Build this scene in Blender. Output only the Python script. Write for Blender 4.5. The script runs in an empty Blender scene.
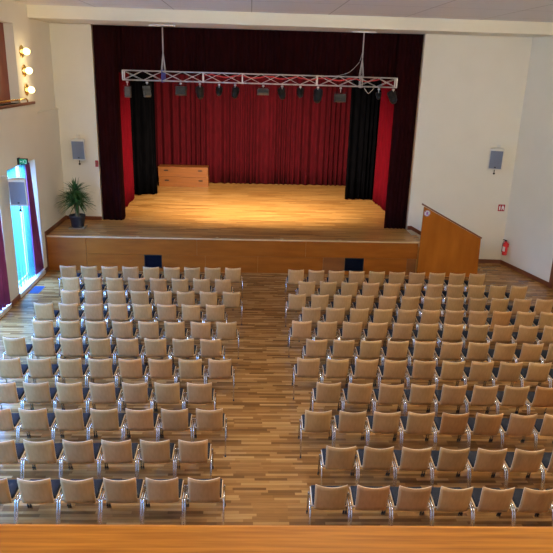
import bpy, bmesh, math, random
from mathutils import Matrix, Vector
random.seed(7)
PI = math.pi
S = bpy.context.scene
C = S.collection

# ---------------------------------------------------------------- camera
cam = bpy.data.cameras.new('camera'); camo = bpy.data.objects.new('camera', cam); C.objects.link(camo)
FW = Vector((0.045483268, 0.949415406, -0.310711536))
RT = Vector((0.998854658, -0.038597562, 0.028277206))
UP = Vector((-0.014854107, 0.311641805, 0.950083544))
CH = 5.9494
m = Matrix.Identity(4)
for i in range(3):
    m[i][0] = RT[i]; m[i][1] = UP[i]; m[i][2] = -FW[i]
m.translation = (0, 0, CH)
camo.matrix_world = m
cam.sensor_width = 36; cam.lens = 632.043 / 553 * 36; cam.clip_start = 0.05; cam.clip_end = 200
S.camera = camo

# ---------------------------------------------------------------- world, exposure
W = bpy.data.worlds.new('world'); S.world = W; W.use_nodes = True
bg = W.node_tree.nodes['Background']; bg.inputs[0].default_value = (0.16, 0.62, 1.0, 1); bg.inputs[1].default_value = 1.9
S.view_settings.view_transform = 'Standard'; S.view_settings.look = 'None'
S.view_settings.gamma = 1; S.view_settings.use_curve_mapping = False
S.view_settings.exposure = 0.45
S.cycles.max_bounces = 8; S.cycles.diffuse_bounces = 5; S.cycles.glossy_bounces = 4
S.cycles.transparent_max_bounces = 8; S.cycles.sample_clamp_indirect = 6

def lamp(kind, name, loc, power, col, size=1, size_y=None, aim=None, rot=None, spot=None, blend=.6, shape=None, spread=None):
    l = bpy.data.lights.new(name, kind); l.energy = power; l.color = col
    if kind == 'AREA':
        l.size = size; l.shape = 'RECTANGLE' if size_y else (shape or 'SQUARE')
        if size_y: l.size_y = size_y
        if spread: l.spread = spread
    else:
        l.shadow_soft_size = size
    if spot: l.spot_size = spot; l.spot_blend = blend
    o = bpy.data.objects.new(name, l); C.objects.link(o); o.location = loc
    if aim is not None:
        o.rotation_euler = (Vector(aim) - Vector(loc)).to_track_quat('-Z', 'Y').to_euler()
    if rot: o.rotation_euler = rot
    return o

WIN_Y = [16.02, 13.22, 10.42, 7.62, 4.82, 2.02]      # near jamb of each tall window in the left wall
DAY = (0.23, 0.42, 1.0)
for y in WIN_Y:                                       # daylight coming in through each window
    lamp('AREA', 'daylight', (-8.3, y + .8, 4.3), 4300, DAY, 2.4, 2.6, aim=(-6.1, y + .8, 1.3))
ADDED_GLOBES = [(x, y) for y in (4.0, 6.8, 9.4) for x in (-3.4, .6, 4.4, 8.0)]   # added globes, hung out of view to light the hall and beam

# ---------------------------------------------------------------- materials
def mat(name, col, rough=.6, metal=0, spec=.5):
    m = bpy.data.materials.new(name); m.use_nodes = True
    b = m.node_tree.nodes['Principled BSDF']
    b.inputs['Base Color'].default_value = (*col, 1); b.inputs['Roughness'].default_value = rough
    b.inputs['Metallic'].default_value = metal; b.inputs['Specular IOR Level'].default_value = spec
    return m
def N(m, t, **kw):
    n = m.node_tree.nodes.new(t)
    for k, v in kw.items(): setattr(n, k, v)
    return n
def Lk(m, a, b): m.node_tree.links.new(a, b)
def bsdf(m): return m.node_tree.nodes['Principled BSDF']
def ramp(m, stops):
    r = N(m, 'ShaderNodeValToRGB'); e = r.color_ramp.elements
    while len(e) < len(stops): e.new(.5)
    for el, (p, c) in zip(e, stops): el.position = p; el.color = (*c, 1)
    return r
def coords(m, scale, kind='Object'):
    t = N(m, 'ShaderNodeTexCoord'); mp = N(m, 'ShaderNodeMapping'); mp.inputs['Scale'].default_value = scale
    Lk(m, t.outputs[kind], mp.inputs[0]); return mp
def noisy(name, c1, c2, scale=(3, 3, 3), rough=.6, detail=4, metal=0, bump=0, spec=.5):
    m = mat(name, c1, rough, metal, spec); mp = coords(m, scale); n = N(m, 'ShaderNodeTexNoise')
    n.inputs['Scale'].default_value = 1; n.inputs['Detail'].default_value = detail
    Lk(m, mp.outputs[0], n.inputs['Vector']); r = ramp(m, [(.3, c1), (.7, c2)])
    Lk(m, n.outputs['Fac'], r.inputs[0]); Lk(m, r.outputs[0], bsdf(m).inputs['Base Color'])
    if bump:
        b = N(m, 'ShaderNodeBump'); b.inputs['Strength'].default_value = bump; b.inputs['Distance'].default_value = .01
        Lk(m, n.outputs['Fac'], b.inputs['Height']); Lk(m, b.outputs[0], bsdf(m).inputs['Normal'])
    return m
def wood(name, c1, c2, scale, rough=.45, tint=False, spec=.5):
    m = noisy(name, c1, c2, scale, rough, 6, spec=spec)
    if tint:
        oi = N(m, 'ShaderNodeObjectInfo'); mx = N(m, 'ShaderNodeMix', data_type='RGBA', blend_type='MULTIPLY')
        mx.inputs['Factor'].default_value = 1
        src = bsdf(m).inputs['Base Color'].links[0].from_socket
        Lk(m, src, mx.inputs['A']); Lk(m, oi.outputs['Color'], mx.inputs['B'])
        Lk(m, mx.outputs['Result'], bsdf(m).inputs['Base Color'])
    return m
def parquet(name, cols, pl=.55, pw=.07, rough=.32, spec=.5):
    """strip parquet: boards run along x, each row shifted, each board its own tone"""
    m = mat(name, cols[0], rough, spec=spec)
    t = N(m, 'ShaderNodeTexCoord'); s = N(m, 'ShaderNodeSeparateXYZ'); Lk(m, t.outputs['Object'], s.inputs[0])
    def M(op, a, b=None):
        n = N(m, 'ShaderNodeMath', operation=op)
        for i, v in enumerate((a, b)):
            if v is None: continue
            if isinstance(v, (int, float)): n.inputs[i].default_value = v
            else: Lk(m, v, n.inputs[i])
        return n.outputs[0]
    ry = M('DIVIDE', s.outputs['Y'], pw); row = M('FLOOR', ry)
    wn = N(m, 'ShaderNodeTexWhiteNoise', noise_dimensions='1D'); Lk(m, row, wn.inputs['W'])
    cx = M('ADD', M('DIVIDE', s.outputs['X'], pl), M('MULTIPLY', wn.outputs['Value'], 7.0)); col = M('FLOOR', cx)
    cb = N(m, 'ShaderNodeCombineXYZ'); Lk(m, row, cb.inputs[0]); Lk(m, col, cb.inputs[1])
    w2 = N(m, 'ShaderNodeTexWhiteNoise', noise_dimensions='2D'); Lk(m, cb.outputs[0], w2.inputs['Vector'])
    k = len(cols); r = ramp(m, [(i / (k - 1), c) for i, c in enumerate(cols)])
    Lk(m, w2.outputs['Value'], r.inputs[0])
    mp = coords(m, (2.5, 40, 1)); g = N(m, 'ShaderNodeTexNoise'); g.inputs['Scale'].default_value = 1; g.inputs['Detail'].default_value = 5
    Lk(m, mp.outputs[0], g.inputs['Vector']); gr = ramp(m, [(.3, (.84, .84, .84)), (.7, (1.06, 1.06, 1.06))]); Lk(m, g.outputs['Fac'], gr.inputs[0])
    mx = N(m, 'ShaderNodeMix', data_type='RGBA', blend_type='MULTIPLY'); mx.inputs['Factor'].default_value = 1
    Lk(m, r.outputs[0], mx.inputs['A']); Lk(m, gr.outputs[0], mx.inputs['B'])
    fy = M('FRACT', ry); gap = M('LESS_THAN', fy, .06)
    m2 = N(m, 'ShaderNodeMix', data_type='RGBA', blend_type='MULTIPLY'); m2.inputs['B'].default_value = (.62, .55, .5, 1)
    Lk(m, gap, m2.inputs['Factor']); Lk(m, mx.outputs['Result'], m2.inputs['A'])
    Lk(m, m2.outputs['Result'], bsdf(m).inputs['Base Color'])
    return m

M_wall = noisy('cream_plaster', (.79, .755, .65), (.82, .785, .68), (1.3, 1.3, 1.3), .85, bump=.05)
M_white = noisy('white_paint', (.78, .77, .73), (.82, .81, .77), (4, 4, 4), .5)
M_beam = noisy('beam_cream_paint', (.82, .77, .62), (.85, .80, .65), (1, 1, 1), .8)
M_floor = parquet('hall_oak_strip_parquet', [(.15, .066, .018), (.26, .122, .034), (.33, .165, .047), (.45, .255, .09)], .5, .058, .26)
M_stage = parquet('stage_oak_strip_parquet', [(.28, .125, .032), (.42, .205, .055), (.50, .26, .075), (.60, .34, .12)], 1.1, .085, .34)
M_front = wood('oak_veneer_stage_front', (.235, .065, .006), (.32, .096, .010), (1.2, 1.2, 6), .4, spec=.2)
M_front2 = wood('darker_oak_veneer', (.17, .055, .010), (.23, .078, .015), (1.2, 1.2, 6), .4)
M_panel = wood('amber_veneer_panel', (.29, .083, .007), (.41, .128, .012), (3, 3, .6), .4, spec=.2)
M_rail = wood('orange_varnished_oak', (.42, .135, .005), (.70, .275, .018), (5, 110, 110), .5, spec=.12)
M_skirt = wood('reddish_brown_skirting', (.15, .045, .018), (.20, .062, .024), (2, 2, 30), .4)
M_nosing = wood('pale_oak_nosing', (.50, .33, .17), (.58, .40, .22), (3, 20, 20), .4)
M_ply = wood('beech_plywood', (.41, .235, .092), (.49, .29, .122), (26, 26, 2), .45, tint=True, spec=.3)
M_edge = wood('beech_ply_edge', (.72, .52, .33), (.80, .60, .40), (10, 10, 60), .5)
M_cush = noisy('charcoal_blue_upholstery', (.012, .013, .018), (.022, .024, .030), (60, 60, 60), .95, spec=.2)
M_chrome = noisy('polished_chrome', (.72, .74, .78), (.80, .82, .86), (6, 6, 6), .22, metal=1)
M_black = noisy('black_plastic', (.008, .008, .009), (.014, .014, .016), (20, 20, 20), .6, spec=.3)
M_dark = noisy('black_void_paint', (.006, .006, .007), (.01, .01, .011), (2, 2, 2), .9)
M_alu = noisy('matt_aluminium', (.62, .61, .62), (.70, .69, .70), (10, 10, 10), .35, metal=.6)
M_redv = noisy('crimson_velvet', (.048, .001, .004), (.078, .0015, .006), (8, 8, 2), .9, spec=.15)
M_legv = noisy('bright_red_velvet', (.10, .0015, .006), (.14, .002, .008), (8, 8, 2), .95, spec=.08)
M_mainv = noisy('wine_red_velvet', (.014, .0012, .002), (.022, .002, .003), (8, 8, 2), .95, spec=.1)
M_blackv = noisy('black_molton', (.0015, .0015, .002), (.003, .003, .004), (8, 8, 2), 1.0, spec=.0)
M_purple = noisy('purple_curtain_cloth', (.15, .02, .10), (.20, .03, .13), (10, 10, 3), .8)
M_grille = noisy('grey_speaker_cloth', (.17, .20, .28), (.21, .24, .32), (80, 80, 80), .8)
M_spk = noisy('off_white_cabinet', (.70, .68, .62), (.74, .72, .66), (5, 5, 5), .5)
M_leaf = noisy('dark_green_leaf', (.02, .07, .015), (.05, .14, .03), (12, 12, 12), .45)
M_bark = noisy('grey_brown_bark', (.20, .15, .09), (.30, .24, .16), (30, 30, 10), .9)
M_pot = noisy('anthracite_pot', (.02, .022, .03), (.035, .037, .048), (10, 10, 10), .55)
M_red = noisy('signal_red_enamel', (.55, .02, .02), (.62, .03, .03), (6, 6, 6), .3)
M_signred = noisy('sign_red', (.38, .02, .03), (.42, .03, .04), (6, 6, 6), .5)
M_signw = noisy('sign_white', (.85, .85, .85), (.9, .9, .9), (6, 6, 6), .5)
M_violet = noisy('sticker_violet', (.28, .12, .42), (.34, .16, .48), (6, 6, 6), .5)
M_green = noisy('exit_green', (.0, .20, .10), (.0, .25, .13), (6, 6, 6), .5)
M_brass = noisy('polished_brass', (.80, .55, .18), (.88, .62, .24), (6, 6, 6), .25, metal=1)
M_boxred = wood('red_brown_stained_wood', (.22, .045, .018), (.28, .06, .025), (10, 10, 2), .5)
M_podium = wood('amber_podium_wood', (.17, .052, .007), (.24, .08, .012), (1, 4, 14), .45)
M_grate = noisy('dark_blue_floor_grate', (.03, .06, .14), (.05, .09, .18), (50, 50, 50), .4)
M_flood = noisy('grey_floodlight_housing', (.03, .03, .03), (.045, .045, .04), (9, 9, 9), .6)
M_cable = noisy('red_cable', (.55, .03, .04), (.62, .05, .06), (9, 9, 9), .5)
M_blue = noisy('blue_sling', (.06, .10, .45), (.09, .14, .55), (9, 9, 9), .6)

# ceiling: painted boards with thin joints
def ceiling_mat():
    m = mat('ceiling_panels', (.80, .62, .56), .85)
    mp = coords(m, (1, 1, 1)); mp.inputs['Location'].default_value = (-4.2, -15.6, 0)
    b = N(m, 'ShaderNodeTexBrick'); b.inputs['Scale'].default_value = 1
    b.offset = 0; b.inputs['Brick Width'].default_value = 2.1; b.inputs['Row Height'].default_value = 2.1
    b.inputs['Mortar Size'].default_value = .012
    b.inputs['Color1'].default_value = (.80, .77, .73, 1); b.inputs['Color2'].default_value = (.82, .79, .75, 1)
    b.inputs['Mortar'].default_value = (.45, .41, .36, 1)
    Lk(m, mp.outputs[0], b.inputs['Vector']); Lk(m, b.outputs['Color'], bsdf(m).inputs['Base Color'])
    return m
M_ceil = ceiling_mat()

def sheer_mat():
    m = bpy.data.materials.new('turquoise_sheer_voile'); m.use_nodes = True
    nt = m.node_tree; nt.nodes.remove(bsdf(m)); out = nt.nodes['Material Output']
    tr = N(m, 'ShaderNodeBsdfTranslucent'); tr.inputs[0].default_value = (.07, .22, .18, 1)
    df = N(m, 'ShaderNodeBsdfDiffuse'); df.inputs[0].default_value = (.06, .2, .12, 1)
    tp = N(m, 'ShaderNodeBsdfTransparent'); tp.inputs[0].default_value = (.80, .90, 1, 1)
    a = N(m, 'ShaderNodeMixShader'); a.inputs[0].default_value = .2
    Lk(m, tr.outputs[0], a.inputs[1]); Lk(m, df.outputs[0], a.inputs[2])
    b = N(m, 'ShaderNodeMixShader'); b.inputs[0].default_value = .50
    Lk(m, a.outputs[0], b.inputs[1]); Lk(m, tp.outputs[0], b.inputs[2]); Lk(m, b.outputs[0], out.inputs[0])
    return m
M_sheer = sheer_mat()
def emis(name, col, st):
    m = mat(name, col); b = bsdf(m); b.inputs['Emission Color'].default_value = (*col, 1); b.inputs['Emission Strength'].default_value = st
    return m
M_globe = emis('glowing_opal_glass', (1.0, .78, .36), 4.0)
M_addedglobe = emis('added_globe_glass', (1.0, .88, .70), 150)
M_exitlit = emis('exit_sign_green_lit', (.0, .30, .14), .25)

# ---------------------------------------------------------------- mesh helpers
def add_box(bm, c, s, rz=0, mi=0):
    x, y, z = [k / 2 for k in s]; vs = []
    cr, sr = math.cos(rz), math.sin(rz)
    for dz in (-z, z):
        for dx, dy in ((-x, -y), (x, -y), (x, y), (-x, y)):
            vs.append(bm.verts.new((c[0] + dx * cr - dy * sr, c[1] + dx * sr + dy * cr, c[2] + dz)))
    for f in ((3, 2, 1, 0), (4, 5, 6, 7), (0, 1, 5, 4), (1, 2, 6, 5), (2, 3, 7, 6), (3, 0, 4, 7)):
        bm.faces.new([vs[i] for i in f]).material_index = mi
def add_bb(bm, x0, x1, y0, y1, z0, z1, mi=0):
    add_box(bm, ((x0 + x1) / 2, (y0 + y1) / 2, (z0 + z1) / 2), (x1 - x0, y1 - y0, z1 - z0), 0, mi)
def add_tube(bm, pts, r, n=8, cap=True, mi=0):
    pts = [Vector(p) for p in pts]; rings = []
    rs = r if isinstance(r, (list, tuple)) else [r] * len(pts)
    for i, p in enumerate(pts):
        d = (pts[min(i + 1, len(pts) - 1)] - pts[max(i - 1, 0)]).normalized()
        a = d.cross(Vector((0, 0, 1)) if abs(d.z) < .9 else Vector((1, 0, 0))).normalized(); b = d.cross(a)
        rings.append([bm.verts.new(p + (a * math.cos(2 * PI * k / n) + b * math.sin(2 * PI * k / n)) * rs[i]) for k in range(n)])
    for i in range(len(rings) - 1):
        for k in range(n):
            f = bm.faces.new((rings[i][k], rings[i][(k + 1) % n], rings[i + 1][(k + 1) % n], rings[i + 1][k])); f.smooth = True; f.material_index = mi
    if cap: 
        for rg in (rings[0], rings[-1]): bm.faces.new(rg).material_index = mi
def add_lathe(bm, prof, c=(0, 0, 0), n=24, axis='z', mi=0):
    rings = []
    def P(r, h, k):
        a = 2 * PI * k / n; u, v = r * math.cos(a), r * math.sin(a)
        q = {'z': (u, v, h), 'x': (h, u, v), 'y': (u, h, v)}[axis]
        return (c[0] + q[0], c[1] + q[1], c[2] + q[2])
    for r, h in prof: rings.append([bm.verts.new(P(max(r, 1e-4), h, k)) for k in range(n)])
    for i in range(len(rings) - 1):
        for k in range(n):
            f = bm.faces.new((rings[i][k], rings[i][(k + 1) % n], rings[i + 1][(k + 1) % n], rings[i + 1][k])); f.smooth = True; f.material_index = mi
    bm.faces.new(rings[0]); bm.faces.new(rings[-1])
def add_prism(bm, poly, d, axis='y', mi=0):
    """poly: 2D points; extruded from d[0] to d[1] along axis"""
    def P(u, v, w): return {'y': (u, w, v), 'z': (u, v, w), 'x': (w, u, v)}[axis]
    a = [bm.verts.new(P(u, v, d[0])) for u, v in poly]; b = [bm.verts.new(P(u, v, d[1])) for u, v in poly]
    bm.faces.new(a).material_index = mi; bm.faces.new(b[::-1]).material_index = mi
    for i in range(len(poly)):
        j = (i + 1) % len(poly); bm.faces.new((a[i], a[j], b[j], b[i])).material_index = mi
def obj(name, bm, mats, parent=None, loc=None, bevel=0, rot=None):
    bmesh.ops.recalc_face_normals(bm, faces=bm.faces)
    me = bpy.data.meshes.new(name); bm.to_mesh(me); bm.free()
    for k in (mats if isinstance(mats, (list, tuple)) else [mats]): me.materials.append(k)
    o = bpy.data.objects.new(name, me); C.objects.link(o)
    if parent: o.parent = parent
    if loc: o.location = loc
    if rot: o.rotation_euler = rot
    if bevel:
        b = o.modifiers.new('bevel', 'BEVEL'); b.width = bevel; b.segments = 2; b.limit_method = 'ANGLE'
    return o
def B(): return bmesh.new()
def tag(o, label, cat, group=None):
    o['label'] = label; o['category'] = cat
    if group: o['group'] = group
    return o
def thing(name, label, cat, loc=(0, 0, 0), rz=0, group=None):
    o = bpy.data.objects.new(name, None); C.objects.link(o); o.location = loc; o.rotation_euler = (0, 0, rz)
    return tag(o, label, cat, group)
def struct(name, bm, m, parent=None, bevel=0):
    o = obj(name, bm, m, parent, bevel=bevel)
    if not parent: o['kind'] = 'structure'
    return o
def dup(root, loc, rz, label=None):
    r = root.copy(); C.objects.link(r); r.location = loc; r.rotation_euler = (0, 0, rz)
    if label: r['label'] = label
    kids = []
    for ch in list(root.children):
        c = ch.copy(); C.objects.link(c); c.parent = r; kids.append(c)
        for g in list(ch.children):
            d = g.copy(); C.objects.link(d); d.parent = c
    return r, kids
def curtain(path, z0, z1, amp=.06, wl=.22, seed=0, step=.02, wob=.0, gather=0):
    """pleated cloth hanging along a ground path, with thickness"""
    rnd = random.Random(seed); bm = B()
    P = [Vector((*p, 0)) for p in path]; segs = [(P[i + 1] - P[i]).length for i in range(len(P) - 1)]; tot = sum(segs)
    n = max(8, int(tot / step)); ph = 0; front = []; nz = 7
    for i in range(n + 1):
        s = tot * i / n; k = 0; t = s
        while k < len(segs) - 1 and t > segs[k]: t -= segs[k]; k += 1
        d = (P[k + 1] - P[k]).normalized(); nrm = Vector((d.y, -d.x, 0))
        ph += 2 * PI * step / wl * (1 + .35 * math.sin(s * 3.1 + seed) + rnd.uniform(-.15, .15))
        a = amp * (.8 + .25 * math.sin(s * 5.3 + seed * 2))
        row = []
        for j in range(nz + 1):
            f = j / nz; w = .55 + .45 * (1 - f)
            off = math.sin(ph) * a * w + wob * math.sin(ph * .37 + f * 3) * (1 - f)
            q = P[k] + d * t; q = P[0] + (q - P[0]) * (1 - gather * f) + nrm * off
            row.append(bm.verts.new((q.x, q.y, z0 + (z1 - z0) * f + (wob * .25 * math.sin(ph * .5) if j == 0 else 0))))
        front.append(row)
    for i in range(n):
        for j in range(nz):
            bm.faces.new((front[i][j], front[i + 1][j], front[i + 1][j + 1], front[i][j + 1])).smooth = True
    return bm
def hang(name, bm, m, label=None, cat='curtain', group=None, parent=None, th=.008):
    o = obj(name, bm, m, parent)
    s = o.modifiers.new('solid', 'SOLIDIFY'); s.thickness = th; s.offset = 0
    if label: tag(o, label, cat, group)
    return o

# ---------------------------------------------------------------- setting
LX = -6.03                                   # inner face of the left wall
ZS = 1.06                                    # stage floor height
SY = 18.5                                    # stage front
def py(x): return 20.74 - (x + 6.14) * .0542  # the stage wall runs slightly askew
bm = B(); add_bb(bm, -6.4, 11.2, -4, 20.9, -.2, 0); struct('floor', bm, M_floor)
bm = B(); add_bb(bm, -6.5, 11.4, -4.2, 18.62, 7.42, 7.7); struct('ceiling', bm, M_ceil)
bm = B(); add_prism(bm, [(-6.5, 18.6), (9.6, 18.6), (9.6, 20.2), (-6.5, 21.1)], (7.1, 7.7), 'z'); struct('trim_beam', bm, M_beam)
# left wall with holes
def holed(bm, x0, x1, y0, y1, z0, z1, holes, mi=0):
    ys = sorted({y0, y1, *[v for h in holes for v in h[:2]]}); zs = sorted({z0, z1, *[v for h in holes for v in h[2:]]})
    for a, b in zip(ys, ys[1:]):
        run = None
        for c, d in list(zip(zs, zs[1:])) + [(None, None)]:
            solid = c is not None and not any(h[0] <= (a + b) / 2 <= h[1] and h[2] <= (c + d) / 2 <= h[3] for h in holes)
            if solid: run = (run[0], d) if run else (c, d)
            elif run: add_bb(bm, x0, x1, a, b, *run, mi); run = None
BOX = (13.6, 17.42, 4.93, 6.88)
holes = [(y, y + 2.13, .10, 3.38) for y in WIN_Y] + [BOX]
bm = B(); holed(bm, -6.42, LX, -4, 18.68, 0, 7.6, holes)
for y in WIN_Y: add_bb(bm, -6.42, -6.24, y + 1.66, y + 2.13, .10, 3.38)
add_bb(bm, -6.42, LX, 18.68, 21.2, 0, 4.6); add_bb(bm, -6.42, LX - .07, 18.68, 21.2, 4.6, 7.6)
struct('wall_left', bm, M_wall)
bm = B(); add_bb(bm, LX - .08, LX + .02, 18.70, 20.73, 4.57, 4.61); struct('trim_1', bm, M_wall)
bm = B(); add_bb(bm, -6.62, -6.42, 13.4, 17.7, 4.8, 7.1)
add_bb(bm, -6.42, -6.27, 13.6, 17.42, 4.93, 6.88, 1); struct('wall_box', bm, [M_wall, M_boxred])
bm = B(); add_bb(bm, -6.25, LX + .07, 13.6, 18.43, 4.86, 4.93); struct('trim_2', bm, M_skirt, bevel=.01)
bm = B(); add_bb(bm, LX, LX + .03, 13.6, 18.5, 4.62, 4.86); struct('trim_3', bm, M_wall)
# stage wall left and right of the opening, splayed right wall, the rest of the shell
bm = B()
add_prism(bm, [(-6.3, py(-6.3)), (-4.84, py(-4.84)), (-4.84, py(-4.84) + .22), (-6.3, py(-6.3) + .22)], (0, 7.1), 'z')
struct('wall_stage_left', bm, M_wall)
bm = B()
add_prism(bm, [(5.23, py(5.23)), (8.9, py(8.9)), (8.9, py(8.9) + .22), (5.23, py(5.23) + .22)], (0, 7.1), 'z')
struct('wall_stage_right', bm, M_wall)
RW = [(8.44, 19.95), (9.04, 17.55), (9.34, 16.35), (11.0, 9.7), (11.0, -4)]
bm = B()
out = [(x + .35, y) for x, y in RW][::-1]
add_prism(bm, RW + out, (0, 7.6), 'z'); struct('wall_right', bm, M_wall)
bm = B(); add_bb(bm, -6.5, 11.4, -4.3, -4, 0, 7.6); struct('wall_back', bm, M_wall)
# door in the splayed wall at the right edge of the photo
dv = (Vector(RW[1]) - Vector(RW[0])).normalized(); dn = Vector((dv.y, -dv.x)); dn = dn if dn.x < 0 else -dn
def rw(s, o): q = Vector(RW[0]) + dv * s + dn * o; return (q.x, q.y)
bm = B()
for s0, s1, z0, z1 in ((2.47, 2.60, 0, 2.25), (3.45, 3.58, 0, 2.25), (2.60, 3.45, 2.13, 2.25)):
    add_prism(bm, [rw(s0, -.01), rw(s1, -.01), rw(s1, .06), rw(s0, .06)], (z0, z1), 'z')
d1 = struct('door_1', bm, M_skirt)
bm = B(); add_prism(bm, [rw(2.6, -.01), rw(3.45, -.01), rw(3.45, .03), rw(2.6, .03)], (0, 2.13), 'z'); obj('door_leaf', bm, M_front2, d1)
bm = B(); c = rw(2.7, .07); add_tube(bm, [(*rw(2.68, .03), 1.05), (*rw(2.68, .09), 1.05), (*rw(2.8, .09), 1.05)], .012); obj('door_handle', bm, M_chrome, d1)
# skirting boards
def skirt(name, pts, z0, h=.12, t=.02, zs=None):
    bm = B()
    for i in range(len(pts) - 1):
        a, b = Vector(pts[i]), Vector(pts[i + 1]); d = (b - a).normalized(); n = Vector((d.y, -d.x)) * t
        za, zb = (zs[i], zs[i + 1]) if zs else (z0, z0)
        v = [bm.verts.new((q.x, q.y, z)) for q, z in ((a, za), (b, zb), (b + n, zb), (a + n, za), (a, za + h), (b, zb + h), (b + n, zb + h), (a + n, za + h))]
        for f in ((3, 2, 1, 0), (4, 5, 6, 7), (0, 1, 5, 4), (1, 2, 6, 5), (2, 3, 7, 6), (3, 0, 4, 7)): bm.faces.new([v[k] for k in f])
    return struct(name, bm, M_skirt)
bl = B()
segs = [-4] + [v for y in sorted(WIN_Y) for v in (y, y + 2.13)] + [18.48]
for a, b in zip(segs[::2], segs[1::2]): add_bb(bl, LX, LX + .02, a, b, 0, .13)
struct('baseboard_left', bl, M_skirt)
bl = B(); add_bb(bl, LX, LX + .02, 18.5, 20.72, ZS, ZS + .13); add_bb(bl, LX, LX + .03, 18.44, 18.5, 0, 1.2)
struct('baseboard_stage_left', bl, M_skirt)
skirt('baseboard_stage_wall', [(-6.03, py(-6.03)), (-4.84, py(-4.84))], ZS)
skirt('baseboard_stairs', [(5.23, py(5.23)), (5.36, py(5.36)), (7.1, py(7.1))], ZS, zs=[ZS, ZS, .13], h=.13)
skirt('baseboard_right', [(7.1, py(7.1)), (8.44, py(8.44)), rw(2.47, 0)], 0, h=.13)
# stage
bm = B()
add_bb(bm, -6.4, 5.2, SY + .04, 29.2, 0, ZS)
struct('stage_floor', bm, M_stage)
bm = B(); add_bb(bm, LX, 5.23, SY - .01, SY + .05, ZS - .035, ZS + .006); struct('trim_stage_nosing', bm, M_nosing, bevel=.006)
# panels of the stage front with joints, recesses at two hatches
HT = [(-3.14, -2.61), (2.97, 3.56)]
bm = B(); add_bb(bm, LX + .01, -4.86, SY, SY + .04, 0, ZS - .035)
for a, b in ((-4.85, -1.55), (-1.545, 1.75), (1.755, 5.2)): add_bb(bm, a, b, SY, SY + .04, .53, ZS - .035)
struct('stage_front', bm, M_front)
bm = B()
low = [(-4.85, -3.14, 0), (-2.61, -1.3, 0), (-1.295, .3, 0), (.305, 2.3, 0), (2.305, 2.96, 1), (3.57, 4.9, 0), (4.905, 5.19, 1)]
for a, b, mi in low: add_bb(bm, a, b, SY + .008, SY + .04, .0, .524, mi)
for a, b in HT: add_bb(bm, a, b, SY + .008, SY + .04, 0, .11)
struct('stage_front_lower', bm, [M_front, M_front2])
for i, (a, b) in enumerate(HT):
    t = thing('stage_vent', ('black ventilation opening in the stage front, behind the left chair block', 'black ventilation opening in the stage front, behind the right chair block')[i], 'vent', ((a + b) / 2, SY + .02, .31), group='openings in the stage front')
    w = (b - a) / 2
    bm = B()
    for s in (-1, 1): add_box(bm, (s * (w - .012), 0, 0), (.02, .04, .41))
    for s in (-1, 1): add_box(bm, (0, 0, s * .195), (2 * w, .04, .02))
    obj('frame', bm, M_black, t)
    bm = B(); add_box(bm, (0, .012, 0), (2 * w - .04, .008, .38))
    for k in range(9): add_box(bm, (0, 0, -.16 + k * .04), (2 * w - .05, .012, .008))
    obj('grille', bm, noisy('near_black_grille', (.002, .003, .008), (.004, .006, .014), (9, 9, 9), .9, spec=.1), t)
# stage house (black box round the stage)
bm = B()
add_bb(bm, -7.0, -6.8, 21.2, 29.4, 0, 8.2); add_bb(bm, 7.2, 7.4, 20.6, 29.4, 0, 8.2)
add_bb(bm, -7.0, 7.4, 29.2, 29.4, 0, 8.2); add_bb(bm, -7.0, 7.4, 20.6, 29.4, 8.0, 8.2)
add_bb(bm, -7.0, -4.84, 21.2, 21.3, 0, 8.2); add_bb(bm, 5.2, 7.4, 20.55, 20.65, 0, 8.2)
add_bb(bm, 5.2, 7.4, 20.5, 29.4, .86, ZS)
struct('wall_stage_house', bm, M_dark)
# stairs behind the side panel
bm = B()
for k in range(6):
    add_bb(bm, 5.2 + .32 * k, 5.2 + .32 * (k + 1), SY + .06, py(7.2) - .02, 0, ZS - .151 * (k + 1) + .0)
struct('stairs', bm, M_stage)

# windows
for i, y in enumerate(WIN_Y):
    bm = B(); y0, y1, z0, z1, x = y, y + 1.66, .10, 3.38, -6.30
    for a, b in ((y0, y0 + .05), (y1 - .05, y1)): add_bb(bm, x - .06, x, a, b, z0, z1)
    for a, b in ((z0, z0 + .06), (z1 - .05, z1)): add_bb(bm, x - .055, x - .005, y0, y1, a, b)
    if i > 1: add_bb(bm, -6.24, -6.232, y0, y1, z0, z1, 1)
    struct('window_%d' % (i + 1), bm, [M_white, M_sheer])
    bm = B(); add_bb(bm, -6.42, LX + .03, y, y + 2.13, .0, .115); struct('trim_window_sill_%d' % (i + 1), bm, M_white, bevel=.008)
# far window has its voile in the photo; the next one shows only its drape at the picture's edge
hang('sheer_curtain', curtain([(-6.17, 16.06), (-6.17, 17.74)], .12, 3.36, .05, .17, 3), M_sheer,
     'turquoise sheer voile glowing in the tall window near the stage', 'curtain', th=.002)
hang('sheer_curtain', curtain([(-6.17, 13.26), (-6.17, 14.85)], .12, 3.36, .035, .14, 5), M_sheer,
     'turquoise sheer voile in the nearer window behind the chair block', 'curtain', th=.002)
hang('window_drape', curtain([(-6.06, 17.42), (-6.06, 18.08)], .18, 3.34, .045, .15, 6, gather=.55), M_purple,
     'purple drape hanging beside the turquoise window, nearest the stage', 'curtain', 'purple window drapes')
hang('window_drape', curtain([(-6.06, 14.52), (-6.0, 15.28)], .16, 3.34, .05, .17, 9), M_purple,
     'purple drape cut by the left edge of the picture', 'curtain', 'purple window drapes')
t = thing('floor_vent', 'dark blue metal grille in the floor below the tall window', 'vent', (-5.80, 16.68, 0))
bm = B(); 
for s in (-1, 1): add_box(bm, (s * .13, 0, .004), (.02, .58, .008)); add_box(bm, (0, s * .28, .004), (.26, .02, .008))
obj('frame', bm, M_grate, t)
bm = B(); add_box(bm, (0, 0, .002), (.25, .55, .003))
for k in range(16): add_box(bm, (0, -.26 + k * .035, .005), (.24, .012, .005))
obj('slats', bm, M_grate, t)

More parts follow.
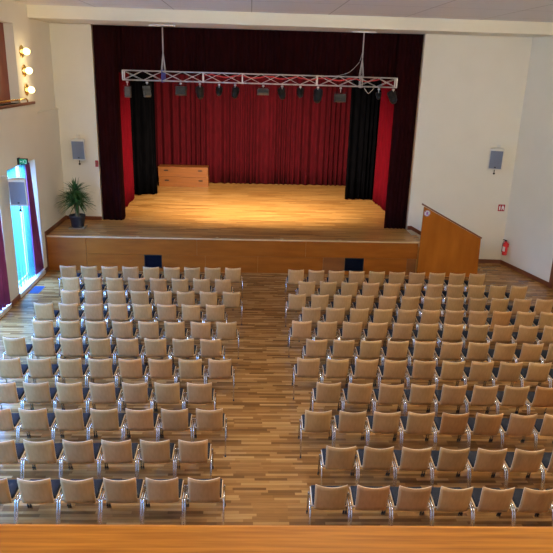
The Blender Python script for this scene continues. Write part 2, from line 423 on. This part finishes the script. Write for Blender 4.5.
# unseen opal globes, added above the picture to brighten walls, ceiling and beam
cl = None
for i, (x, y) in enumerate(ADDED_GLOBES):
    if cl is None:
        cl = thing('added_globe_light', 'added opal globe lighting the hall from above, out of view', 'ceiling light', (x, y, 7.42), group='added unseen opal globes')
        bm = B(); add_lathe(bm, [(.001, 0), (.07, 0), (.07, -.02), (.015, -.03), (.015, -.09), (.05, -.10), (.001, -.10)], n=20); obj('mount', bm, M_brass, cl)
        bm = B(); add_lathe(bm, [(.14 * math.sin(a), -.235 + .14 * math.cos(a)) for a in [PI * q / 10 for q in range(1, 10)]], n=16); obj('globe', bm, M_addedglobe, cl)
    else: dup(cl, (x, y, 7.42), 0)

# balcony the photo is taken from
bm = B(); add_bb(bm, -6.03, 10.9, -4, .95, 4.1, 4.3); struct('floor_balcony', bm, M_floor)
t = thing('balcony_railing', 'orange varnished wooden balcony rail across the bottom of the picture', 'railing', (0, .8, 4.3), -.011)
bm = B(); 
RA, RB = (0.0, .905), (0.0, .62)
add_bb(bm, -5.95, 10.8, -.16, .113, .80, .90); obj('handrail', bm, M_rail, t, bevel=.012)
bm = B(); add_bb(bm, -5.95, 10.8, -.02, .03, -.15, .80); obj('parapet_panel', bm, M_front, t)

# ---------------------------------------------------------------- chairs
GRP = 'beech and chrome chairs set out in rows'
def make_chair():
    t = thing('stacking_chair', 'x', 'chair', group=GRP)
    # backrest: curved, tapered ply, wider at the top; z .42 - .83
    bm = B(); nx, nz, th = 10, 6, .011; fr = []; bk = []
    for j in range(nz + 1):
        f = j / nz; w = .207 + .010 * f ** 2; zz = .385 + .445 * f; ya = .085 * (1 - f) - .01 * math.sin(f * PI)
        ra, rb = [], []
        for i in range(nx + 1):
            u = -1 + 2 * i / nx; ww = w * (1 - (.03 if (j == nz and abs(u) == 1) else 0))
            dz = .016 * (u * u - .6) * f ** 3 - .004 * (1 - u * u) * (1 - f) - (.003 if (j == nz and abs(u) == 1) else 0)
            y = ya - .050 * (1 - u * u) * (.3 + .7 * f)
            ra.append(bm.verts.new((u * ww, y, zz + dz))); rb.append(bm.verts.new((u * ww, y + th, zz + dz)))
        bk.append(ra); fr.append(rb)
    for j in range(nz):
        for i in range(nx):
            for g in (bk, fr): bm.faces.new((g[j][i], g[j][i + 1], g[j + 1][i + 1], g[j + 1][i])).smooth = True
        for i in (0, nx): bm.faces.new((bk[j][i], bk[j + 1][i], fr[j + 1][i], fr[j][i])).material_index = 1
    for j in (0, nz):
        for i in range(nx): bm.faces.new((bk[j][i], bk[j][i + 1], fr[j][i + 1], fr[j][i])).material_index = 1
    obj('backrest', bm, [M_ply, M_edge], t)
    # seat: ply shell, waterfall front edge, turned-up sides
    bm = B(); prof = [(.098, .432), (.16, .433), (.30, .442), (.42, .452), (.47, .446), (.50, .428)]
    top = []; bot = []
    for y, z in prof:
        a, b = [], []
        for u in (-1, -.85, -.4, 0, .4, .85, 1):
            zz = z + .006 * u * u; a.append(bm.verts.new((u * .236, y, zz))); b.append(bm.verts.new((u * .236, y, zz - .012)))
        top.append(a); bot.append(b)
    n = len(prof) - 1
    for j in range(n):
        for i in range(6):
            for g in (top, bot): bm.faces.new((g[j][i], g[j][i + 1], g[j + 1][i + 1], g[j + 1][i])).smooth = True
        for i in (0, 6): bm.faces.new((top[j][i], top[j + 1][i], bot[j + 1][i], bot[j][i])).material_index = 1
    for j in (0, n):
        for i in range(6): bm.faces.new((top[j][i], top[j][i + 1], bot[j][i + 1], bot[j][i])).material_index = 1
    obj('seat', bm, [M_edge, M_edge], t)
    bm = B(); prof = [(.10, .436, .458), (.12, .436, .470), (.28, .446, .486), (.42, .456, .490), (.468, .450, .474)]; top = []; bot = []
    for y, z, z2 in prof:
        a, b = [], []
        for u in (-1, -.93, -.4, 0, .4, .93, 1):
            zz = z2 + .008 * u * u - (.012 if abs(u) == 1 else 0); a.append(bm.verts.new((u * .226, y, zz))); b.append(bm.verts.new((u * .226, y, z + .006 * u * u)))
        top.append(a); bot.append(b)
    n = len(prof) - 1
    for j in range(n):
        for i in range(6):
            for g in (top, bot): bm.faces.new((g[j][i], g[j][i + 1], g[j + 1][i + 1], g[j + 1][i])).smooth = True
        for i in (0, 6): bm.faces.new((top[j][i], top[j + 1][i], bot[j + 1][i], bot[j][i]))
    for j in (0, n):
        for i in range(6): bm.faces.new((top[j][i], top[j][i + 1], bot[j][i + 1], bot[j][i]))
    obj('seat_cushion', bm, M_cush, t)
    for s in (-1, 1):
        # rear leg, then the front leg with the rail it bends into
        bm = B(); add_tube(bm, [(s * .2590, -.075, .012), (s * .2590, .055, .40), (s * .2590, .075, .425), (s * .258, .10, .432)], .0125, 8)
        lg = obj('leg', bm, M_chrome, t)
        bm = B(); add_tube(bm, [(s * .2590, -.079, .0), (s * .2590, -.072, .022)], .0135, 8); obj('foot_glide', bm, M_black, lg)
        bm = B(); add_tube(bm, [(s * .2580, .475, .012), (s * .2580, .43, .39), (s * .2580, .40, .422), (s * .2580, .36, .430)], .0115, 8)
        lg = obj('leg', bm, M_chrome, t)
        bm = B(); add_tube(bm, [(s * .2585, .485, .0), (s * .2585, .470, .055)], .0145, 8); obj('foot_glide', bm, M_black, lg)
        bm = B(); add_tube(bm, [(s * .2590, .09, .430), (s * .2590, .36, .430)], .0090, 8); obj('side_rail', bm, M_chrome, t)
    for y, z in ((.112, .412), (.36, .420)):
        bm = B(); add_tube(bm, [(-.256, y, z), (.256, y, z)], .008, 6); obj('stretcher', bm, M_chrome, t)
    return t
ORD = 'front second third fourth fifth sixth seventh eighth ninth tenth last'.split()
NTH = ['aisle', 'second', 'third', 'fourth', 'fifth', 'sixth', 'seventh', 'eighth', 'ninth', 'tenth', 'eleventh', 'twelfth']
ROWS = [('L', 1, -4.8, 16.302, 0, 8), ('L', 2, -4.477, 15.355, 0, 7), ('L', 3, -4.237, 14.378, 0, 7), ('L', 4, -4.58, 13.49, 0, 7),
 ('L', 5, -4.286, 12.468, 0, 7), ('L', 6, -4.563, 11.576, 0, 7), ('L', 7, -3.792, 10.653, -1, 6), ('L', 8, -3.549, 9.722, -1, 5),
 ('L', 9, -3.325, 8.855, -1, 5), ('L', 10, -2.956, 7.976, -1, 4), ('L', 11, -2.736, 7.082, -1, 4),
 ('R', 1, 1.308, 16.26, 0, 9), ('R', 2, 1.523, 15.297, 0, 10), ('R', 3, 1.205, 14.318, 0, 11), ('R', 4, 1.468, 13.433, 0, 10),
 ('R', 5, 1.184, 12.603, 0, 10), ('R', 6, 1.409, 11.639, 0, 9), ('R', 7, 1.167, 10.755, 0, 9), ('R', 8, 1.436, 9.785, 0, 7),
 ('R', 9, 1.156, 8.839, 0, 7), ('R', 10, 1.383, 7.838, 0, 6), ('R', 11, 1.134, 6.943, 0, 6)]
# backs whose veneer is noticeably darker, redder or paler in the photo
TINT = {('R', 9, 4): (.88, .70, .55), ('R', 9, 5): (.90, .78, .66), ('R', 11, 3): (1.12, 1.10, 1.05), ('R', 11, 1): (1.0, .86, .84),
        ('L', 9, 3): (1.05, .9, .82), ('R', 4, 8): (.95, .78, .62), ('R', 8, 7): (.95, .76, .58), ('L', 2, 0): (1.15, 1.15, 1.15),
        ('L', 2, 3): (.95, .86, .82), ('L', 2, 4): (.93, .84, .80), ('L', 7, 3): (1.05, .86, .70), ('L', 7, 4): (1.0, .86, .74), ('R', 2, 0): (1, 1, 1)}
chair0 = make_chair(); first = True
rnd = random.Random(4)
for b, k, x, y, j0, j1 in ROWS:
    rot = .0064 if b == 'L' else -.02297
    for j in range(j0, j1 + 1):
        px, pyy = x + .55 * j * math.cos(rot), y + .55 * j * math.sin(rot)
        n = (j1 - j) if b == 'L' else j
        side = 'left' if b == 'L' else 'right'
        row = ORD[k - 1]
        where = 'row from the stage' if 1 < k < 11 else ('row by the stage' if k == 1 else 'row under the balcony')
        if n == 0: lab = 'beech chair at the aisle end of the %s %s, %s block' % (row, where, side)
        else: lab = 'beech chair, %s from the aisle in the %s %s, %s block' % (NTH[n], row, where, side)
        rz = rot + rnd.uniform(-.003, .003)
        if first:
            r, kids = chair0, list(chair0.children); r.location = (px, pyy, 0); r.rotation_euler = (0, 0, rz); r['label'] = lab; first = False
        else: r, kids = dup(chair0, (px, pyy, 0), rz, lab)
        v = rnd.uniform(.93, 1.06); tc = TINT.get((b, k, j), (v, v * rnd.uniform(.95, 1.0), v * rnd.uniform(.92, 1.0)))
        for c in kids:
            if c.name.startswith('backrest'): c.color = (*tc, 1)

# ---------------------------------------------------------------- stage drapery
def yo(x, o): return (x, py(x) + o)
G1 = 'wine red house curtains'
hang('stage_curtain', curtain([yo(-4.80, .06), yo(-4.17, .05), (-4.24, 21.45)], ZS + .01, 7.08, .05, .15, 11), M_mainv,
     'dark wine red house curtain gathered at the left side of the stage opening', 'curtain', G1)
hang('stage_curtain', curtain([yo(4.48, .08), yo(5.16, .07)], ZS + .01, 7.08, .05, .15, 12), M_mainv,
     'dark wine red house curtain gathered at the right side of the stage opening', 'curtain', G1)
hang('stage_valance', curtain([yo(-4.14, .36), yo(5.12, .36)], 5.73, 7.3, .05, .17, 13), M_mainv,
     'dark pleated red valance across the top of the stage opening', 'curtain')
G2 = 'bright red side curtains'
hang('side_curtain', curtain([(-4.5, 21.9), (-4.5, 24.5)], ZS + .01, 7.2, .10, .24, 14), M_legv,
     'bright red side curtain between the dark curtains on the stage left edge', 'curtain', G2)
hang('side_curtain', curtain([(5.0, 24.85), (5.22, 21.7)], ZS + .01, 7.2, .10, .24, 15), M_legv,
     'bright red side curtain between the dark curtains on the stage right edge', 'curtain', G2)
G3 = 'black masking curtains'
hang('masking_curtain', curtain([(-4.66, 25.0), (-4.2, 25.1), (-3.68, 25.35)], ZS + .03, 7.3, .07, .2, 16, wob=.05), M_blackv,
     'black masking curtain beside the stacked wooden podiums', 'curtain', G3)
hang('masking_curtain', curtain([(3.84, 25.0), (5.0, 25.05)], ZS + .04, 7.3, .07, .2, 17, wob=.05), M_blackv,
     'black masking curtain on the right of the stage', 'curtain', G3)
hang('backdrop_curtain', curtain([(-5.2, 28.2), (5.9, 28.25)], ZS + .01, 7.6, .11, .27, 18), M_redv,
     'wide crimson pleated curtain closing the back of the stage', 'curtain')

# podiums
def podium(z, label, off):
    t = thing('podium', label, 'podium', (-2.80 + off, 27.45, z), group='stacked stage podiums')
    bm = B(); w, d, h = 2.1, .66, .42
    add_bb(bm, -w / 2, w / 2, -d / 2, -d / 2 + .03, 0, h - .03)
    add_bb(bm, -w / 2, w / 2, d / 2 - .03, d / 2, 0, h - .03)
    for s in (-1, 1): add_bb(bm, min(s * w / 2, s * (w / 2 - .03)), max(s * w / 2, s * (w / 2 - .03)), -d / 2 + .03, d / 2 - .03, 0, h - .03)
    obj('body', bm, M_podium, t, bevel=.004)
    bm = B(); add_bb(bm, -w / 2 - .01, w / 2 + .01, -d / 2 - .01, d / 2 + .01, h - .03, h); obj('top', bm, M_podium, t, bevel=.005)
    for s in (-1, 1):
        bm = B(); add_prism(bm, [(s * .72 + .07 * math.cos(a) + (.03 if math.cos(a) > 0 else -.03), .27 + .03 * math.sin(a)) for a in [2 * PI * q / 16 for q in range(16)]], (-d / 2 - .004, -d / 2 + .005), 'y')
        obj('hand_hole', bm, M_dark, t)
podium(ZS, 'amber wooden podium on the stage floor, lower of the stacked pair', 0)
podium(ZS + .425, 'amber wooden podium stacked on another one before the red backdrop', -.02)

# ---------------------------------------------------------------- lighting truss
TY = 19.8; TX0, TX1, TZ0, TZ1 = -3.80, 4.42, 5.54, 5.81
t = thing('lighting_truss', 'silver lattice lighting truss hanging across the stage opening', 'truss', (0, TY, TZ0))
h = TZ1 - TZ0
bm = B()
for y in (0, .27):
    for z in (0, h): add_tube(bm, [(TX0, y, z), (TX1, y, z)], .018, 8)
obj('chords', bm, M_alu, t)
bm = B(); nb = 14; L = (TX1 - TX0) / nb
for i in range(nb):
    a, b = TX0 + i * L, TX0 + (i + 1) * L
    for y in (0, .27):
        add_tube(bm, [(a, y, 0), (b, y, h)], .0065, 6); add_tube(bm, [(a, y, h), (b, y, 0)], .0065, 6)
    add_tube(bm, [(a, 0, h), (b, .27, h)], .008, 6); add_tube(bm, [(a, 0, 0), (b, .27, 0)], .008, 6)
obj('lattice', bm, M_alu, t)
for xx in (TX0 + .01, -1.42, -.25, 2.0, TX1 - .01):
    bm = B()
    for y in (0, .27): add_box(bm, (xx, y, h / 2), (.035, .03, h))
    for z in (0, h): add_box(bm, (xx, .135, z), (.03, .27, .025))
    obj('end_frame', bm, M_alu, t)
for s, xx in enumerate((-2.60, 3.34)):
    bm = B(); add_tube(bm, [(xx, .13, 7.06 - TZ0), (xx, .13, 6.35 - TZ0)], .018, 8)
    for q in (-.05, .05):
        add_tube(bm, [(xx, .13, 6.38 - TZ0), (xx + q, .0, h + .0)], .010, 6); add_tube(bm, [(xx, .13, 6.38 - TZ0), (xx + q, .27, h)], .010, 6)
    add_box(bm, (xx, .13, 7.085 - TZ0), (.75, .16, .03))
    hg = obj('hanger', bm, M_alu, t)
    bm = B()
    for y in (0, .27): add_tube(bm, [(xx - .03, y - .035, -.03), (xx - .03, y - .035, h + .04), (xx + .03, y + .035, h + .04), (xx + .03, y + .035, -.03), (xx - .03, y - .035, -.03)], .014, 6)
    obj('sling', bm, M_blue if s == 0 else M_alu, hg)
def cable(name, pts, r, m, label):
    cu = []
    for i in range(len(pts) - 1):
        a, b = Vector(pts[i]), Vector(pts[i + 1])
        for k in range(6): cu.append(a.lerp(b, k / 6) + Vector((0, 0, -.5 * (a - b).length * .10 * math.sin(PI * k / 6))))
    cu.append(Vector(pts[-1])); bm = B(); add_tube(bm, cu, r, 6); o = obj(name, bm, m); tag(o, label, 'cable'); return o
rp = []
for i in range(24):
    f = i / 23; rp.append((-1.4 + f * 5.3, TY + .12 + .03 * math.sin(i * 2.1), TZ1 - .08 + .04 * math.sin(i * 1.7)))
cable('red_cable', rp, .022, M_cable, 'red power cable lying along inside the lighting truss')
cable('hanging_cable', [(2.35, TY + .1, TZ1), (2.95, TY + .1, TZ1 + .12), (3.25, TY + .12, TZ1 + .42), (3.33, TY + .02, 6.6)], .006, M_alu, 'thin grey cable rising from the truss to the right hanger')
cable('hanging_cable', [(3.42, TY - .04, TZ0 - .03), (3.56, TY - .05, TZ0 - .20), (3.72, TY - .04, TZ0 - .03)], .009, M_alu, 'thin grey cable loop sagging under the right end of the truss')

def clamp(t, ht):
    bm = B(); add_tube(bm, [(0, 0, 0), (0, 0, -ht)], .012, 6); add_tube(bm, [(-.03, 0, .0), (.03, 0, .0)], .030, 10); obj('clamp', bm, M_alu, t)
def par_can(x, z, tilt, label, rz=0, sc=1.0, lit=False):
    t = thing('spotlight', label, 'spotlight', (x, TY, TZ0 - .06), rz, 'spotlights hanging on the truss')
    d = TZ0 - .06 - z; clamp(t, d - .12 * sc)
    bm = B()
    zc = -d; w = .115 * sc
    add_tube(bm, [(-w, 0, zc), (-w, 0, zc + .15 * sc), (0, 0, zc + .17 * sc), (w, 0, zc + .15 * sc), (w, 0, zc)], .009, 6); obj('yoke', bm, M_black, t)
    bm = B(); add_lathe(bm, [(.045, -.17), (.07, -.15), (.10, -.08), (.105, .10), (.112, .13), (.112, .16), (.095, .16), (.09, .10), (.02, .06)], n=18)
    bmesh.ops.scale(bm, vec=(sc, sc, sc), verts=bm.verts)
    hd = obj('housing', bm, M_black, t, loc=(0, 0, zc), rot=(tilt, 0, 0))
    bm = B()
    add_lathe(bm, [(.09, .112), (.001, .118)], n=18); bmesh.ops.scale(bm, vec=(sc, sc, sc), verts=bm.verts)
    obj('lens', bm, M_chrome, hd)
    return t
def flood(x, z, label, w=.24, hh=.24, tilt=.35, m=None, rz=0):
    t = thing('floodlight', label, 'floodlight', (x, TY, TZ0 - .06), rz, 'floodlights hanging on the truss')
    d = TZ0 - .06 - z; clamp(t, d - hh / 2 - .02)
    bm = B(); a = w / 2 + .012; zc = -d
    add_tube(bm, [(-a, 0, zc), (-a, 0, zc + hh / 2 + .03), (a, 0, zc + hh / 2 + .03), (a, 0, zc)], .008, 6); obj('yoke', bm, M_black, t)
    bm = B(); k = .8
    v = []
    for yy, kk in ((-.06, k), (.07, 1)):
        v.append([bm.verts.new((sx * w / 2 * kk, yy, sz * hh / 2 * kk)) for sx, sz in ((-1, -1), (1, -1), (1, 1), (-1, 1))])
    bm.faces.new(v[0]); bm.faces.new(v[1])
    for i in range(4): bm.faces.new((v[0][i], v[0][(i + 1) % 4], v[1][(i + 1) % 4], v[1][i]))
    hs = obj('housing', bm, m or M_flood, t, loc=(0, 0, zc), rot=(-tilt, 0, 0), bevel=.006)
    bm = B()
    for i in range(5): add_box(bm, (0, -.07, -.06 + i * .03), (w * .7, .02, .006))
    obj('cooling_fins', bm, m or M_flood, hs)
TL = .9 + PI
M_fl2 = noisy('pale_grey_lamp_housing', (.07, .07, .065), (.10, .10, .095), (9, 9, 9), .5)
flood(-3.66, 5.20, 'grey floodlight at the far left end of the truss', .20, .32, .1, M_fl2)
flood(-3.08, 5.24, 'grey tilted floodlight second from the left end of the truss', .22, .34, .35, M_fl2, .5)
flood(-2.08, 5.28, 'dark square floodlight right of the left hanger', .34, .28, .2)
par_can(-1.51, 5.22, -.7, 'black spotlight below the left truss joint', .2, 1.1)
par_can(-.94, 5.28, -.8, 'small black spotlight between two larger ones, left of centre', 0, .85)
par_can(-.46, 5.25, -.7, 'black spotlight just left of the truss centre', -.2, 1.0)
flood(.38, 5.32, 'flat grey floodlight at the centre of the truss', .36, .18, .5, M_fl2)
par_can(.95, 5.26, -.8, 'black spotlight right of the flat grey floodlight', .2, 1.05)
par_can(1.50, 5.30, -.8, 'small black spotlight right of centre beside the large one', 0, .9)
par_can(2.03, 5.22, -.7, 'large black spotlight on the right half of the truss', -.2, 1.25)
flood(2.72, 5.20, 'grey square floodlight left of the right hanger', .36, .26, .2)
par_can(3.88, 5.28, -.9, 'small black spotlight near the right end of the truss', 0, .7)
par_can(4.32, 5.24, -.7, 'black spotlight at the far right end of the truss', .3, 1.15)
STW = (1.0, .80, .54)
for x, ax in ((-1.51, -1.8), (-.46, -.4), (.95, 1.0), (2.03, 2.2)):       # their beams on the stage
    lamp('SPOT', 'spot_beam', (x, TY + .16, 5.12), 1050, STW, .15, aim=(ax, 25.6, ZS), spot=math.radians(125), blend=1.0)

# ---------------------------------------------------------------- things on the walls
def speaker(loc, rz, label, arm, tiltx=.12):
    t = thing('wall_speaker', label, 'speaker', loc, rz, 'white wall speakers')
    w, hh = .42, .66
    piv = bpy.data.objects.new('cabinet', None)
    bm = B(); prof = [(-w / 2, 0), (w / 2, 0), (w / 2, .06)] + [(w / 2 * math.cos(a), .06 + .17 * math.sin(a)) for a in [PI * q / 10 for q in range(1, 10)]] + [(-w / 2, .06)]
    add_prism(bm, prof, (-hh / 2, hh / 2), 'z')
    cb = obj('cabinet', bm, M_spk, t, rot=(tiltx, 0, 0), bevel=.008)
    bm = B(); add_box(bm, (0, -.006, -.01), (w - .05, .02, hh - .10)); obj('grille', bm, M_grille, cb)
    bm = B(); add_box(bm, (.0, -.018, -hh / 2 + .085), (.045, .006, .03)); obj('badge', bm, M_black, cb)
    bm = B(); add_tube(bm, arm, .014, 8); add_box(bm, arm[-1], (.10, .10, .14)); obj('bracket', bm, M_spk, t)
    bm = B(); add_tube(bm, [(0, .08, -hh / 2 - .13), (0, .08, -hh / 2 + .0)], .012, 8); add_lathe(bm, [(.001, 0), (.032, .01), (.032, .05), (.001, .06)], (0, .08, -hh / 2 - .15), 12); obj('knob', bm, M_black, t)
speaker((-5.40, py(-5.47) - .30, 3.37), 0, 'white speaker with grey grille on stage wall above the potted plant', [(0, .1, .3), (-.05, .26, .38)], .10)
speaker((7.72, py(7.72) - .30, 3.47), -.30, 'white speaker with grey grille on the wall right of the stage', [(0, .1, .3), (.05, .22, .36)], .14)
speaker((-5.63, 15.5, 2.92), -.02, 'white speaker with grey grille hanging before the turquoise window', [(-.1, .1, .25), (-.2, -.1, .42), (-.44, -.2, .45)], .06)

# globe wall lamps by the box opening
g0 = None
for i, (y, z, w) in enumerate(((17.86, 6.22, 'topmost'), (17.92, 5.74, 'middle'), (17.98, 5.25, 'lowest'))):
    t = thing('wall_lamp', 'glowing round brass wall lamp, %s of the three beside the box opening' % w, 'wall lamp', (LX, y, z), group='brass globe wall lamps')
    bm = B(); add_lathe(bm, [(.01, 0), (.15, .0), (.16, .02), (.14, .035), (.06, .05), (.05, .07), (.01, .07)], n=28, axis='x'); obj('backplate', bm, M_brass, t)
    bm = B(); add_lathe(bm, [(.01, .045)] + [(.088 * math.sin(a), .135 - .088 * math.cos(a)) for a in [PI * q / 12 for q in range(1, 12)]] + [(.001, .223)], n=24, axis='x'); obj('globe', bm, M_globe, t)
    lamp('POINT', 'globe_glow', (LX + .27, y, z), 3.5, (1, .74, .38), .08)
# brass rail of the box
t = thing('box_rail', 'brass handrail on the wooden sill of the box opening', 'railing', (LX + .0, 15.7, 4.93))
bm = B(); add_tube(bm, [(0, -2.0, .09), (0, 1.9, .09), (0.03, 2.1, .10), (.03, 2.22, .04), (.03, 2.22, .0)], .02, 8); obj('rail', bm, M_brass, t)
for y in (-1.8, 0, 1.7):
    bm = B(); add_tube(bm, [(0, y, 0), (0, y, .09)], .012, 8); obj('post', bm, M_brass, t)

# exit sign above the window: box standing out from the wall, green face to the hall
t = thing('exit_sign', 'green emergency exit sign above the tall window', 'sign', (LX, 16.85, 3.49))
bm = B(); add_bb(bm, 0, .03, -.07, .07, -.09, .09); obj('wall_bracket', bm, M_black, t)
bm = B(); add_bb(bm, .03, .25, -.03, .03, -.075, .075); bx = obj('housing', bm, M_black, t, bevel=.004)
bm = B(); add_bb(bm, .045, .235, -.034, -.03, -.06, .06); obj('face', bm, M_exitlit, bx)
bm = B()   # running figure, arrow and door
add_prism(bm, [(.19, .045), (.205, .045), (.205, .03), (.19, .03)], (-.037, -.034))
add_prism(bm, [(.175, .025), (.20, .03), (.205, .0), (.185, -.005)], (-.037, -.034))
add_prism(bm, [(.185, -.005), (.205, .0), (.225, -.03), (.215, -.035), (.198, -.018), (.18, -.05), (.165, -.05)], (-.037, -.034))
add_prism(bm, [(.235, .055), (.30, .055), (.30, -.055), (.235, -.055), (.235, -.045), (.29, -.045), (.29, .045), (.235, .045)], (-.037, -.034))
add_prism(bm, [(.065, 0), (.10, .03), (.10, .01), (.145, .01), (.145, -.01), (.10, -.01), (.10, -.03)], (-.037, -.034))
for v in bm.verts: v.co.x = .045 + (v.co.x - .045) * .70; v.co.z *= .85
obj('pictogram', bm, M_signw, bx)

# red call point on the jamb beside the stage opening
t = thing('call_point', 'small red box on the edge of the stage wall above plant', 'fire alarm', (-4.90, py(-4.9), 2.92))
bm = B(); add_bb(bm, -.045, .045, -.05, 0, -.10, .10); obj('housing', bm, M_signred, t, bevel=.005)
bm = B(); add_bb(bm, -.03, .03, -.054, -.05, -.05, .05); obj('window', bm, M_boxred, t)

# fire equipment sign
t = thing('fire_sign', 'square red fire equipment sign with white symbols on the stage wall', 'sign', (8.22, py(8.22), 1.885))
bm = B(); add_bb(bm, -.11, .11, -.008, 0, -.11, .11); p = obj('plate', bm, M_signred, t)
bm = B()
add_prism(bm, [(-.075, -.07), (-.035, -.07), (-.035, .02), (-.045, .045), (-.03, .07), (-.06, .07), (-.075, .045)], (-.011, -.008))
add_prism(bm, [(.01, -.075), (.03, -.075), (.035, -.02), (.06, -.02), (.07, -.075), (.09, -.075), (.08, .03), (.05, .075), (.02, .07), (.005, .02)], (-.011, -.008))
obj('symbols', bm, M_signw, p)

# extinguisher on the splayed wall
ex = rw(.30, .0); ang = math.atan2(dn.y, dn.x) + PI / 2
t = thing('fire_extinguisher', 'red fire extinguisher hanging in the corner right of the stairs', 'fire extinguisher', (ex[0] - .02, ex[1], .38), ang)
bm = B(); add_lathe(bm, [(.04, 0), (.075, .01), (.08, .03), (.08, .36), (.07, .41), (.03, .45), (.025, .47)], (0, -.10, 0), 20); obj('cylinder', bm, M_red, t)
bm = B(); add_box(bm, (0, -.10, .485), (.05, .05, .04)); add_tube(bm, [(0, -.10, .50), (.0, -.17, .53), (0, -.22, .53)], .012, 6); add_tube(bm, [(0, -.10, .48), (0, -.20, .47)], .008, 6)
obj('valve_handle', bm, M_black, t)
bm = B(); add_tube(bm, [(0, -.10, .48), (-.07, -.11, .47), (-.12, -.12, .38), (-.12, -.12, .22), (-.10, -.13, .08)], [.010, .010, .010, .010, .016], 8); obj('hose', bm, M_black, t)
bm = B(); add_lathe(bm, [(.0812, .14), (.0815, .30)], (0, -.10, 0), 20)
bmesh.ops.delete(bm, geom=[v for v in bm.verts if v.co.y > -.13], context='VERTS'); obj('instruction_label', bm, M_signw, t)
bm = B(); add_box(bm, (0, -.012, .33), (.08, .024, .12)); obj('wall_hook', bm, M_red, t)

# ---------------------------------------------------------------- stair side panel, sticker
t = thing('stair_side_panel', 'tall sloping amber wood panel hiding the stage stairs', 'panel', (5.22, SY - .05, 0))
bm = B(); add_prism(bm, [(0, 0), (1.91, 0), (1.88, 1.22), (.06, 2.17), (.03, 2.17)], (0, .05), 'y'); obj('panel', bm, M_panel, t, bevel=.003)
bm = B()
a0, a1 = Vector((-.04, 2.245)), Vector((1.90, 1.225)); d = (a1 - a0).normalized(); n_ = Vector((-d.y, d.x)) * .035
add_prism(bm, [tuple(a0 - n_ * .3), tuple(a1 - n_ * .3), tuple(a1 + n_), tuple(a0 + n_)], (-.01, .06), 'y'); obj('handrail', bm, M_skirt, t, bevel=.006)
t = thing('round_sticker', 'round white and violet prohibition sticker on the stair side panel', 'sticker', (5.36, SY - .051, 1.98))
bm = B(); add_lathe(bm, [(.001, 0), (.095, 0), (.095, -.004), (.001, -.004)], n=28, axis='y'); p = obj('disc', bm, M_signw, t)
bm = B()
for k in range(28):
    a, b = 2 * PI * k / 28, 2 * PI * (k + 1) / 28
    add_prism(bm, [(.078 * math.cos(a), .078 * math.sin(a)), (.092 * math.cos(a), .092 * math.sin(a)), (.092 * math.cos(b), .092 * math.sin(b)), (.078 * math.cos(b), .078 * math.sin(b))], (-.0062, -.0040))
add_prism(bm, [(-.055, .06), (-.065, .05), (.055, -.06), (.065, -.05)], (-.0075, -.0062))
obj('ring_and_bar', bm, M_violet, p)
bm = B(); add_prism(bm, [(-.02, -.05), (.015, -.05), (.02, .0), (.045, .015), (.01, .055), (-.015, .05), (-.01, .02), (-.04, .0)], (-.006, -.0041)); obj('figure', bm, M_violet, p)

# ---------------------------------------------------------------- yucca in a pot
t = thing('potted_yucca', 'green yucca plant in a dark pot on the stage corner', 'plant', (-5.36, 19.62, ZS))
bm = B(); add_box(bm, (0, 0, .012), (.50, .44, .024)); obj('tray', bm, M_bark, t, bevel=.005)
bm = B(); add_lathe(bm, [(.16, .025), (.18, .03), (.235, .34), (.25, .36), (.25, .40), (.225, .40), (.215, .34), (.001, .33)], n=28); obj('pot', bm, M_pot, t)
bm = B(); add_lathe(bm, [(.21, .335), (.10, .35), (.001, .352)], n=20); obj('soil', bm, M_bark, t)
bm = B(); add_tube(bm, [(0, 0, .34), (.01, 0, .50), (.03, .0, .80)], [.07, .06, .05], 10); add_tube(bm, [(.0, .0, .50), (-.05, .02, .62), (-.08, .03, .92)], [.045, .04, .035], 8); add_tube(bm, [(.02, 0, .66), (0, 0, 1.14)], [.045, .03], 8)
obj('trunk', bm, M_bark, t)
bm = B(); rnd = random.Random(21)
heads = [(.04, 0, .80, 150), (-.08, .03, .92, 120), (0, 0, 1.14, 90)]
for hx, hy, hz, n in heads:   # three crowns of leaves
    for i in range(n):
        az = rnd.uniform(0, 2 * PI); el = math.asin(rnd.uniform(-.35, 1.0)); ln = rnd.uniform(.40, .60) * (.88 if el > .7 else 1)
        d = Vector((math.cos(az) * math.cos(el), math.sin(az) * math.cos(el), math.sin(el)))
        side = Vector((-math.sin(az), math.cos(az), 0)); w = rnd.uniform(.016, .026); p0 = Vector((hx, hy, hz)) + d * .03; L_, R_ = [], []
        droop = rnd.uniform(.05, .45)
        for k in range(6):
            f = k / 5; q = p0 + d * ln * f + Vector((0, 0, -droop * ln * f * f)); ww = w * (1.1 - f ** 2) * (.5 + f if f < .4 else 1) + .001
            L_.append(bm.verts.new(q - side * ww + Vector((0, 0, .004)))); R_.append(bm.verts.new(q + side * ww + Vector((0, 0, .004))))
        for k in range(5): bm.faces.new((L_[k], R_[k], R_[k + 1], L_[k + 1]))
fo = obj('leaves', bm, M_leaf, t); sm = fo.modifiers.new('solid', 'SOLIDIFY'); sm.thickness = .002

# two small marks on the stage edge (cable eyelets) 
for i, x in enumerate((-3.32, -.94, 1.02, 2.8)):
    t = thing('floor_socket', 'small bright metal fitting on the stage edge, %s' % ('left of the left vent', 'left of the aisle', 'right of the aisle', 'above the right vent')[i], 'fitting', (x, SY + .12, ZS + .004), group='fittings on the stage edge')
    bm = B(); add_lathe(bm, [(.001, .0), (.05, .0), (.05, .010), (.035, .016), (.001, .016)], n=16); obj('cap', bm, M_nosing, t)
